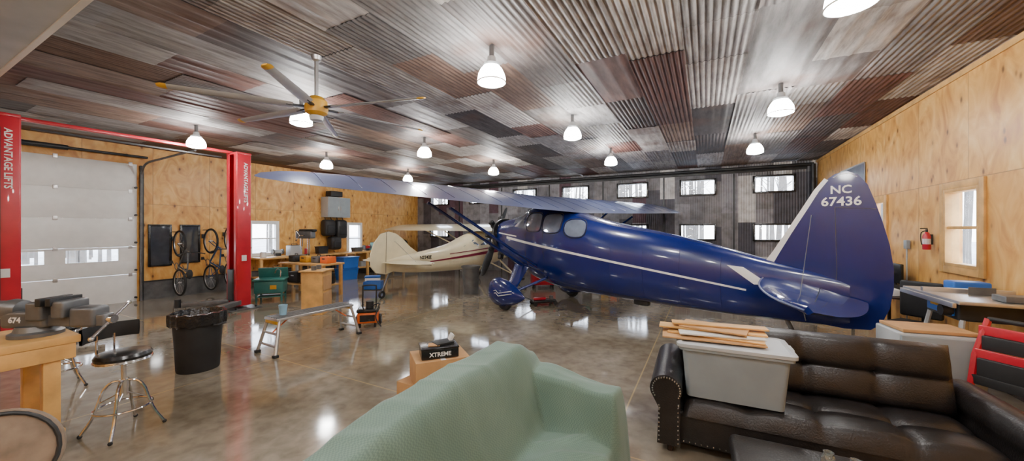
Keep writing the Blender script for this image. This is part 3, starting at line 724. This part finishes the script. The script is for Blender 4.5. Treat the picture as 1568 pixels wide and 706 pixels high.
# ---------------- left workbench with vise
b=B('workbench')
b.box((-.36,-.85,.92),(.72,1.75,.06),WOOD,.006); b.box((-.03,-.85,.83),(.045,1.7,.12),WOOD,.004); b.box((-.69,-.85,.83),(.045,1.7,.12),WOOD,.004); b.box((-.36,-.02,.83),(.68,.045,.12),WOOD,.004)
for y0 in (-.12,-1.6):
    for x0 in (-.07,-.65): b.box((x0,y0,.445),(.09,.09,.89),WOOD,.004)
b.box((-.36,-.85,.2),(.66,1.6,.03),WOOD,.003)
b.done((-3.50,2.95,0),ROT)
b=B('bench_vise')
b.M=Matrix.Scale(1.35,4)
b.lathe([(0,0),(.11,0),(.11,.02),(.09,.03),(.08,.06),(0,.06)],STEEL)
b.box((-.02,0,.10),(.24,.12,.10),STEEL,.02); b.box((.06,0,.15),(.09,.15,.11),STEEL,.015); b.box((.10,0,.205),(.03,.17,.045),DSTEEL,.004)
b.box((.24,0,.09),(.34,.07,.07),STEEL,.01); b.box((.19,0,.16),(.07,.15,.10),STEEL,.012); b.box((.155,0,.205),(.03,.17,.045),DSTEEL,.004)
b.box((.3,0,.11),(.14,.11,.12),STEEL,.02); b.cyl((.36,0,.09),(.44,0,.09),.025,CHROME); b.cyl((.42,-.11,.0),(.42,.11,.17),.008,CHROME); b.ball((.42,.11,.17),.014,CHROME,8); b.ball((.42,-.11,.0),.014,CHROME,8)
b.box((-.2,0,.17),(.16,.09,.06),STEEL,.015); b.lathe([(0,-.06),(.055,-.05),(.065,0),(.055,.05),(0,.06)],STEEL,(-.12,0,.15),axis=(1,0,0))
b.text('674',.045,T(-.05,-.061,.10)@XZ,WHITE)
b.M=Matrix(); b.done((-3.82,2.95,.951),.05)
b=B('power_tool'); b.box((0,0,.05),(.2,.1,.1),TEAL,.02); b.cyl((.05,0,.05),(.2,0,.08),.04,DSTEEL); b.cyl((-.05,0,.1),(-.05,0,.22),.035,BLACK); b.done((-4.15,2.45,.951),.5)
b=B('round_wooden_lid'); b.lathe([(0,-.02),(.26,-.02),(.27,-.015),(.27,.015),(.26,.02),(0,.02)],OLDW,seg=48); 
b.torus((0,0,.02),.25,.012,DSTEEL); b.torus((0,0,-.02),.25,.012,DSTEEL)
b.M=T(0,-.27,0)@Rx(math.pi/2); b.lathe([(0,0),(.12,0),(.12,.02),(.03,.03),(.03,.17),(0,.17)],DSTEEL)
o=b.done((-3.06,2.18,.44)); o.rotation_euler=(math.radians(80),0,math.radians(35))
# ---------------- aluminium work platform
b=B('aluminium_work_platform')
b.box((0,0,.5),(1.25,.34,.035),ALU,.006)
for k in range(5): b.box((0,-.13+.065*k,.522),(1.22,.03,.008),STEEL)
for sx in (-1,1):
    for sy in (-1,1): b.sweep([(sx*.58,sy*.15,.49),(sx*.68,sy*.24,.02)],.022,ALU,6); b.box((sx*.68,sy*.24,.02),(.07,.06,.04),BLACK,.008)
    b.cyl((sx*.62,-.18,.3),(sx*.62,.18,.3),.016,ALU); b.cyl((sx*.655,-.21,.14),(sx*.655,.21,.14),.016,ALU)
    b.sweep([(sx*.35,0,.48),(sx*.6,0,.3)],.01,ORANGE,6); b.box((sx*.6,0,.46),(.04,.3,.05),YEL,.006)
b.done((-3.17,5.83,0),math.atan2(1.06,.61))
b=B('plastic_cup'); b.lathe([(0,0),(.045,0),(.06,.15),(.055,.15),(.04,.01),(0,.01)],mk('light_blue_plastic',(.25,.45,.6),.3),seg=18); b.done((-3.4,5.45,.528))
b=B('plywood_cabinet'); b.box((0,0,.45),(.42,.5,.9),WOOD,.005)
b.box((.215,0,.65),(.01,.42,.3),CARD,.003); b.box((.215,0,.28),(.01,.42,.34),CARD,.003); b.box((0,0,.915),(.5,.58,.03),WOOD,.005); b.cyl((.22,.12,.5),(.26,.12,.5),.015,CHROME)
for y0 in (-.15,.1): b.cyl((0,y0,.93),(0,y0,1.02),.05,STEEL)
b.done((-4.2,7.9,0),.1)
b=B('battery_charger_cart')
b.box((0,0,.17),(.36,.3,.2),ORANGE,.03); b.box((0,0,.3),(.38,.32,.06),BLKG,.02); b.box((0,-.155,.17),(.26,.01,.12),BLKG,.003)
for sx in (-.2,.2): b.torus((sx,.08,.1),.075,.025,BLACK,(1,0,0)); b.cyl((sx-.02,.08,.1),(sx+.02,.08,.1),.06,LGREY)
for sx in (-.13,.13): b.cyl((sx,-.12,0),(sx,-.12,.08),.02,BLACK)
b.sweep(cat([(-.12,.16,.25),(-.12,.18,.66),(-.1,.18,.72),(.1,.18,.72),(.12,.18,.66),(.12,.16,.25)]),.014,BLACK,6)
b.cyl((.02,.05,.33),(.02,.05,.45),.07,BLACK); b.sweep(cat([(.05,0,.35),(.2,-.1,.42),(.15,-.2,.2),(.25,-.25,.03)]),.012,BLACK,5)
b.done((-2.68,6.85,0),.25)
b=B('green_parts_washer'); b.box((0,0,.36),(.62,.5,.3),TEAL,.02); b.box((0,0,.54),(.68,.56,.05),TEAL,.015); b.box((0,.22,.68),(.66,.05,.26),TEAL,.015,Rx(.25))
for sx in (-.27,.27):
    for sy in (-.2,.2): b.box((sx,sy,.11),(.04,.04,.22),TEAL)
b.box((0,-.01,.12),(.58,.44,.02),TEAL); b.sweep(cat([(.2,0,.57),(.2,.02,.75),(.12,.02,.78),(.08,.0,.68)]),.012,CHROME,6); b.box((.1,-.255,.36),(.14,.01,.1),YEL)
b.done((-6.1,9.3,0),.35)
b=B('drill_press'); b.box((0,0,.03),(.4,.5,.06),STEEL,.01); b.cyl((0,.12,.05),(0,.12,1.7),.04,CHROME); b.box((0,.02,1.62),(.24,.55,.24),STEEL,.04); b.box((0,.1,1.76),(.22,.5,.08),DSTEEL,.03)
b.cyl((0,-.12,1.25),(0,-.12,1.5),.04,CHROME); b.cyl((0,-.12,1.15),(0,-.12,1.27),.012,CHROME); b.lathe([(0,0),(.17,0),(.17,.03),(0,.03)],STEEL,(0,-.1,.95)); b.box((0,.05,.93),(.08,.2,.05),STEEL,.01)
for k in range(3): b.cyl((.12,-.1,1.6),(.16,-.1+.18*math.cos(k*2.1),1.6+.18*math.sin(k*2.1)),.008,CHROME); b.ball((.16,-.1+.18*math.cos(k*2.1),1.6+.18*math.sin(k*2.1)),.02,BLACK,8)
b.done(W(-11.4,7.35),ROT-1.2)
# ---------------- bicycles
def bike(a,zb,yaw,col):
    b=B('bicycle'); b.M=Matrix(((0,0,1,0),(0,-1,0,0),(1,0,0,0),(0,0,0,1)))
    r=.33
    for x0 in (0,1.02):
        b.torus((x0,0,r),r,.026,BLACK,(0,1,0),32,6); b.torus((x0,0,r),r-.03,.008,ALU,(0,1,0),32,5); b.cyl((x0,-.04,r),(x0,.04,r),.02,ALU)
        for k in range(10):
            an=k*math.pi/5; b.cyl((x0,0,r),(x0+(r-.03)*math.cos(an),0,r+(r-.03)*math.sin(an)),.0022,ALU,seg=3)
    bb_=(.43,0,.28); st=(.30,0,.75); hd=(.82,0,.82); hb=(.86,0,.68)
    for p,q,rr_ in ((bb_,st,.018),(st,hd,.018),(bb_,hb,.022),(hd,hb,.022)): b.cyl(p,q,rr_,col,seg=8)
    for e in (-.05,.05): b.sweep([(0,e,r),bb_],.009,col,6); b.sweep([(0,e,r),st],.008,col,6); b.sweep([(.88,e*.8,.62),(1.02,e,r)],.011,col,6)
    b.cyl(st,(.27,0,.86),.013,ALU); b.ball((.25,0,.88),(.13,.07,.03),BLACK,10)
    b.cyl(hd,(.80,0,.92),.014,ALU); b.sweep(cat([(.76,-.3,.95),(.80,-.12,.94),(.81,0,.92),(.80,.12,.94),(.76,.3,.95)]),.014,BLACK,6)
    b.torus((.43,.05,.28),.09,.008,STEEL,(0,1,0)); b.cyl((.43,.08,.28),(.53,.08,.18),.008,STEEL); b.cyl((.43,-.08,.28),(.33,-.08,.38),.008,STEEL); b.box((.54,.12,.17),(.08,.07,.02),BLACK); b.box((.32,-.12,.39),(.08,.07,.02),BLACK)
    b.M=Matrix(); b.box((-.07,0,1.15),(.03,.06,.12),DSTEEL); b.cyl((-.07,0,1.33),(.2,0,1.33),.01,DSTEEL)
    b.done(W(BL+.09,a,zb),ROT+yaw)
bike(4.45,.40,.0,STEEL); bike(5.12,.45,.05,mk('bike_blue',(.03,.08,.2),.3)); bike(5.62,.5,-.08,RED)
for (a0_,a1_,z0,z1) in ((3.98,4.40,.86,1.9),(4.62,5.02,.9,1.9)):
    b=B('framed_blackboard'); c=(a0_+a1_)/2; w=a1_-a0_
    b.box((.02,0,(z0+z1)/2),(.02,w,z1-z0),DGLASS)
    for q in (-1,1): b.box((.025,q*w/2,(z0+z1)/2),(.04,.05,z1-z0+.05),BLKG,.005)
    for q in (z0,z1): b.box((.025,0,q),(.04,w,.05),BLKG,.005)
    b.done(W(BL+.006,c),ROT)
# ---------------- left wall bench with clutter
b=B('wall_workbench')
a0_,a1_=6.2,12.2
b.box((0,(a0_+a1_)/2,.9),(.75,a1_-a0_,.05),WOOD,.004); b.box((-.02,(a0_+a1_)/2,.3),(.65,a1_-a0_-.1,.03),WOOD,.003)
for k in range(7):
    for x0 in (-.32,.32): b.box((x0,a0_+.05+k*(a1_-a0_-.1)/6,.44),(.08,.08,.88),WOOD,.003)
b.done(W(BL+.46,0),ROT)
cl=[BLUEP,DSTEEL,RED,STEEL,BLACK,PAPER,YEL,ORANGE,TEAL,LGREY,CARD]
def item(b_,a_,z):
    k=random.randint(0,4); m=random.choice(cl); h=random.uniform(.16,.36)
    if k==0:
        b=B('paint_can'); b.lathe([(0,0),(.085,0),(.085,h*.8),(.09,h*.82),(.08,h*.84),(0,h*.82)],m,seg=18); b.sweep(cat([(-.085,0,h*.7),(0,-.06,h*.9),(.085,0,h*.7)]),.004,ALU,4)
    elif k==1:
        b=B('toolbox'); b.box((0,0,h/2),(.24,.42,h),m,.015); b.box((0,0,h),(.2,.4,.03),DSTEEL,.01); b.sweep([(0,-.1,h),(0,-.1,h+.05),(0,.1,h+.05),(0,.1,h)],.01,DSTEEL,6)
    elif k==2:
        b=B('oil_jug'); b.box((0,0,h/2),(.12,.2,h),m,.03); b.cyl((0,.05,h-.01),(0,.05,h+.03),.022,BLACK); b.sweep([(0,-.06,h-.02),(0,-.06,h+.03),(0,.02,h+.02)],.012,m,6)
    elif k==3:
        b=B('parts_bin'); b.loft([rrect(.22,.34,0,.02),rrect(.26,.38,h*.7,.02),rrect(.28,.40,h*.7,.02),rrect(.28,.40,h*.75,.02),rrect(.25,.37,h*.75,.02),rrect(.21,.33,.02,.02)],m); b.box((0,0,h*.5),(.2,.3,.05),STEEL,.01)
    else:
        b=B('bench_grinder'); b.box((0,0,.05),(.14,.16,.08),DSTEEL,.01); b.cyl((0,-.1,.15),(0,.1,.15),.06,m)
        for e in (-.15,.15): b.cyl((0,e-.02,.15),(0,e+.02,.15),.085,STEEL,seg=20)
    b.done(W(b_,a_,z),ROT+random.uniform(-.1,.1))
for k in range(12):
    a_=6.45+k*.5
    if 8.5<a_<9.7: continue
    item(BL+.42+random.uniform(-.05,.1),a_,.926)
for k in range(8): item(BL+.40,6.9+k*.68,.316)
b=B('shop_table'); b.box((0,0,.86),(1.7,.7,.05),WOOD,.006)
for sx in (-.78,.78):
    for sy in (-.28,.28): b.box((sx,sy,.42),(.07,.07,.84),WOOD)
b.box((0,0,.3),(1.6,.6,.03),WOOD)
b.done((-5.55,10.15,0),ROT+.1)
for i,dx in enumerate((-.6,-.15,.3,.65)):
    b=B('tool_case'); b.box((0,0,.09),(.30,.28,.18),[DSTEEL,YEL,STEEL,ORANGE][i],.02); b.box((0,-.145,.12),(.1,.01,.03),BLACK); b.sweep([(-.06,0,.18),(-.06,0,.22),(.06,0,.22),(.06,0,.18)],.01,BLACK,6); b.done((-5.55+dx*.92,10.15-dx*.40,.886),ROT)
for i,dx in enumerate((-.5,0,.5)):
    b=B('tool_case'); b.box((0,0,.15),(.36,.4,.3),[BLACK,CARD,DSTEEL][i],.02); b.box((0,-.205,.2),(.1,.01,.03),LGREY); b.done((-5.55+dx*.92,10.15-dx*.40,.316),ROT+.1)
b=B('wall_cabinet'); b.box((.2,0,2.62),(.4,.95,.75),LGREY,.008); 
for e in (-.24,.24): b.box((.405,e,2.62),(.02,.46,.72),GREYP,.006); b.cyl((.42,e*.2,2.5),(.42,e*.2,2.65),.008,CHROME)
b.box((.25,-.1,3.12),(.3,.5,.2),BLACK,.02)
b.done(W(BL+.01,9.2),ROT)
b=B('hanging_duffel_bags')
for y0,zc,h,m in ((-.25,1.85,.6,BLACK),(.25,1.8,.7,DSTEEL),(0,1.28,.5,BLACK)):
    b.box((.25,y0,zc),(.34,.45,h),m,.1); b.sweep(cat([(.3,y0-.12,zc+h*.3),(.2,y0-.1,zc+h*.5+.12),(.2,y0+.1,zc+h*.5+.12),(.3,y0+.12,zc+h*.3)]),.015,BLACK,5); b.box((.42,y0,zc-.05),(.05,.3,h*.5),BLACK,.02)
b.box((.02,0,2.2),(.04,.9,.06),WOOD)
b.done(W(BL+.01,9.1),ROT)
for z,dd in ((0,0),(.41,.03)):
    b=B('plastic_tote')
    b.loft([rrect(.4,.6,0,.03),rrect(.46,.66,.36,.03),rrect(.5,.7,.37,.03),rrect(.5,.7,.4,.03)],BLUEP); b.done(W(BL+1.2,8.9+dd,z),ROT)
b=B('hose_reel'); 
for k in range(5): b.torus((.1+.03*k,0,0),.24,.02,YEL,(1,0,0))
b.cyl((0,0,0),(.28,0,0),.08,DSTEEL); b.cyl((.27,0,0),(.29,0,0),.2,DSTEEL); b.done(W(BL+.02,12.7,1.1),ROT)
b=B('small_cooler'); b.box((0,0,.14),(.45,.3,.28),WHITE,.03); b.box((0,0,.3),(.47,.32,.06),BLUEP,.02); b.done((-4.4,11.6,0),.3)
b=B('parts_crate'); b.box((0,0,.02),(.5,.35,.03),DSTEEL)
for e in (-1,1): b.box((e*.24,0,.13),(.02,.35,.22),BLUEP,.004); b.box((0,e*.17,.13),(.5,.02,.22),BLUEP,.004)
b.box((0,0,.14),(.3,.2,.1),PAPER,.02); b.done((-4.15,11.0,0),.1)
b=B('red_tool_chest'); b.box((0,0,.42),(.7,.45,.62),RED,.015)
for k in range(4): b.box((0,-.23,.22+k*.135),(.64,.015,.115),RED,.005); b.cyl((-.2,-.245,.25+k*.135),(.2,-.245,.25+k*.135),.008,CHROME)
for sx in (-.28,.28):
    for sy in (-.16,.16): b.cyl((sx-.02,sy,.055),(sx+.02,sy,.055),.055,BLACK); b.cyl((sx,sy,.05),(sx,sy,.12),.015,STEEL)
b.done((.95,11.3,0),.1)
b=B('floor_jack'); b.box((0,0,.09),(.6,.22,.06),DSTEEL,.02); b.box((-.1,0,.15),(.3,.1,.06),RED,.02); b.cyl((.2,0,.12),(.2,0,.2),.05,STEEL)
for sx in (-.25,.25):
    for sy in (-.13,.13): b.cyl((sx,sy-.02,.05),(sx,sy+.02,.05),.05,BLACK)
b.sweep([(-.28,0,.12),(-.75,0,.33)],.014,STEEL,6); b.done((.75,8.75,0),.3)
b=B('rolling_seat'); b.lathe([(0,.3),(.17,.3),(.18,.33),(.17,.37),(0,.38)],BLACK); b.cyl((0,0,.1),(0,0,.3),.025,STEEL)
for k in range(5):
    a=k*1.257; b.sweep([(0,0,.12),(.2*math.cos(a),.2*math.sin(a),.07)],.014,STEEL,6); b.ball((.2*math.cos(a),.2*math.sin(a),.03),.03,BLACK,8)
b.done((.2,10.9,0))
b=B('steel_shelving')
for z in (.1,.55,1.0,1.45): b.box((0,0,z),(1.3,.4,.03),STEEL)
for sx in (-.63,.63):
    for sy in (-.18,.18): b.box((sx,sy,.75),(.035,.035,1.5),STEEL)
for k in range(12): b.box((-.5+.33*(k%4),0,.115+.45*(k//4)+.12),(.26,.3,.24),cl[k%len(cl)],.02)
b.done(W(-3.4,13.5),ROT)
# ---------------- right side
b=B('table_saw')
b.box((0,0,1.08),(.72,1.15,.035),ALU,.006); b.box((0,0,.96),(.5,.62,.2),DSTEEL,.02); b.box((-.26,0,.97),(.02,.5,.15),BLUEP,.008); b.box((-.275,.05,.99),(.01,.2,.06),YEL,.003)
b.cyl((-.26,-.2,.95),(-.34,-.2,.95),.06,BLACK); b.box((-.38,0,1.05),(.03,1.1,.05),ALU,.005); b.box((0,.15,1.12),(.7,.05,.05),ALU,.006); b.box((.05,0,1.13),(.2,.004,.1),STEEL)
b.box((.12,.42,1.15),(.3,.22,.1),BLUEP,.02); b.box((.1,-.4,1.13),(.25,.2,.06),STEEL,.01)
for sx in (-1,1):
    for sy in (-1,1): b.sweep([(sx*.22,sy*.3,.87),(sx*.34,sy*.42,.02)],.022,LGREY,6)
    b.cyl((sx*.3,-.38,.3),(sx*.3,.38,.3),.014,LGREY)
b.done(W(2.54,5.75),ROT)
b=B('mini_fridge'); b.box((0,0,.41),(.60,.40,.82),LGREY,.015); b.box((0,-.215,.41),(.58,.03,.78),GREYP,.01); b.box((0,0,.84),(.54,.38,.03),CARD,.004,Rz(.04)); b.box((.25,-.235,.6),(.02,.02,.2),CHROME,.004); b.done((4.02,3.56,0),ROT+.1)
b=B('folding_hand_truck')
for sx in (-.2,.2): b.sweep([(sx,0,.1),(sx,.12,.7),(sx*.8,.2,1.02)],.024,RED,8); b.torus((sx*1.2,.03,.12),.09,.03,BLACK,(1,0,0)); b.cyl((sx*1.2-.02,.03,.12),(sx*1.2+.02,.03,.12),.06,YEL)
for z,yy in ((.25,.03),(.5,.08),(.72,.12),(.92,.17)): b.box((0,yy,z),(.4,.03,.08),RED if z!=.5 else BLACK,.006)
b.box((0,.1,.61),(.34,.05,.16),BLACK,.01); b.box((0,.15,.82),(.34,.04,.12),BLACK,.01); b.box((0,-.12,.03),(.4,.28,.02),STEEL,.004); b.cyl((-.16,.2,1.02),(.16,.2,1.02),.02,BLACK)
b.done(W(2.12,4.5),ROT-.9)
b=B('lumber_stack')
for k in range(9): b.box((.1*(k%3)-.1,0,.045+.09*(k//3)),(.085,1.5,.04+.03*(k%2)),[WOOD,CARD,WOOD][k%3],.003,Rz(.03*(k%4)-.04))
for k in range(4): b.box((.25,-.3+.13*k,.5),(.03,.09,1.0),WOOD,.003,Ry(.12))
b.done(W(2.5,3.3),ROT)
b=B('office_desk'); b.box((0,0,.76),(.55,1.3,.03),DWOOD,.004)
for sx in (-.24,.24):
    for sy in (-.6,.6): b.box((sx,sy,.375),(.04,.04,.75),BLKG)
b.box((.1,0,.83),(.3,.6,.12),BLACK,.02); b.box((.15,.1,1.08),(.04,.5,.32),BLKG,.01); b.cyl((.15,.1,.78),(.15,.1,.95),.02,BLACK); b.box((-.1,-.45,.83),(.2,.25,.1),PAPER,.01); b.box((0,.45,.92),(.25,.22,.28),DSTEEL,.02)
b.done(W(2.62,8.2),ROT)
b=B('office_chair'); b.box((0,0,.48),(.48,.46,.09),BLACK,.04); b.box((.22,0,.82),(.07,.44,.5),BLACK,.03); b.cyl((0,0,.1),(0,0,.44),.03,DSTEEL); b.sweep([(.1,0,.45),(.27,0,.5),(.27,0,.7)],.02,DSTEEL,6)
for k in range(5):
    a=k*1.257+.3; b.sweep([(0,0,.12),(.28*math.cos(a),.28*math.sin(a),.08)],.018,DSTEEL,6); b.ball((.28*math.cos(a),.28*math.sin(a),.03),.03,BLACK,8)
b.done(W(2.5,7.0),ROT+.8)
b=B('fire_extinguisher'); b.lathe([(0,0),(.04,0),(.045,.01),(.045,.2),(.03,.24),(.014,.26),(0,.26)],RED,seg=18); b.cyl((0,0,.26),(0,0,.30),.014,DSTEEL); b.box((-.03,0,.31),(.08,.016,.016),BLACK,.004); b.sweep(cat([(0,0,.28),(-.045,.03,.25),(-.055,.02,.15),(-.05,0,.07)]),.007,BLACK,5); b.cyl((0,0,.08),(0,0,.16),.0455,PAPER,seg=18,cap=False); b.box((.04,0,.15),(.03,.06,.15),DSTEEL)
b.done(W(BR-.075,7.6,1.50),ROT)
b=B('metal_sign'); b.box((0,0,2.85),(.02,1.5,.7),mk('blue_grey_metal',(.25,.28,.36),.35,.5),.004)
for q in (2.51,3.19): b.box((-.012,0,q),(.01,1.5,.03),ALU)
b.done(W(BR-.02,10.9),ROT)
b=B('electrical_box'); b.box((0,0,0),(.05,.1,.14),GREYP,.008); b.cyl((0,0,-.07),(0,0,-1.3),.01,LGREY); b.done(W(BR-.04,8.3,1.55),ROT)
# ---------------- world & camera
w=bpy.data.worlds.new('sky'); SC.world=w; w.use_nodes=True; nt=w.node_tree; g=NT(nt); bg=nt.nodes['Background']
tc=g.n('ShaderNodeTexCoord'); sx=g.n('ShaderNodeSeparateXYZ'); g.l(tc.outputs['Generated'],sx.inputs[0])
g.l(g.ramp(sx.outputs[2],[(.0,(.92,.95,1)),(.5,(.6,.75,1))]),bg.inputs[0]); bg.inputs[1].default_value=15
cd=bpy.data.cameras.new('camera'); cd.sensor_width=36; cd.lens=36*562/1568; cd.shift_y=-2/1568; cd.clip_start=.05; cd.clip_end=300
co=bpy.data.objects.new('camera',cd); SC.collection.objects.link(co); co.location=(0,0,1.8); co.rotation_euler=(math.radians(90),0,0); SC.camera=co
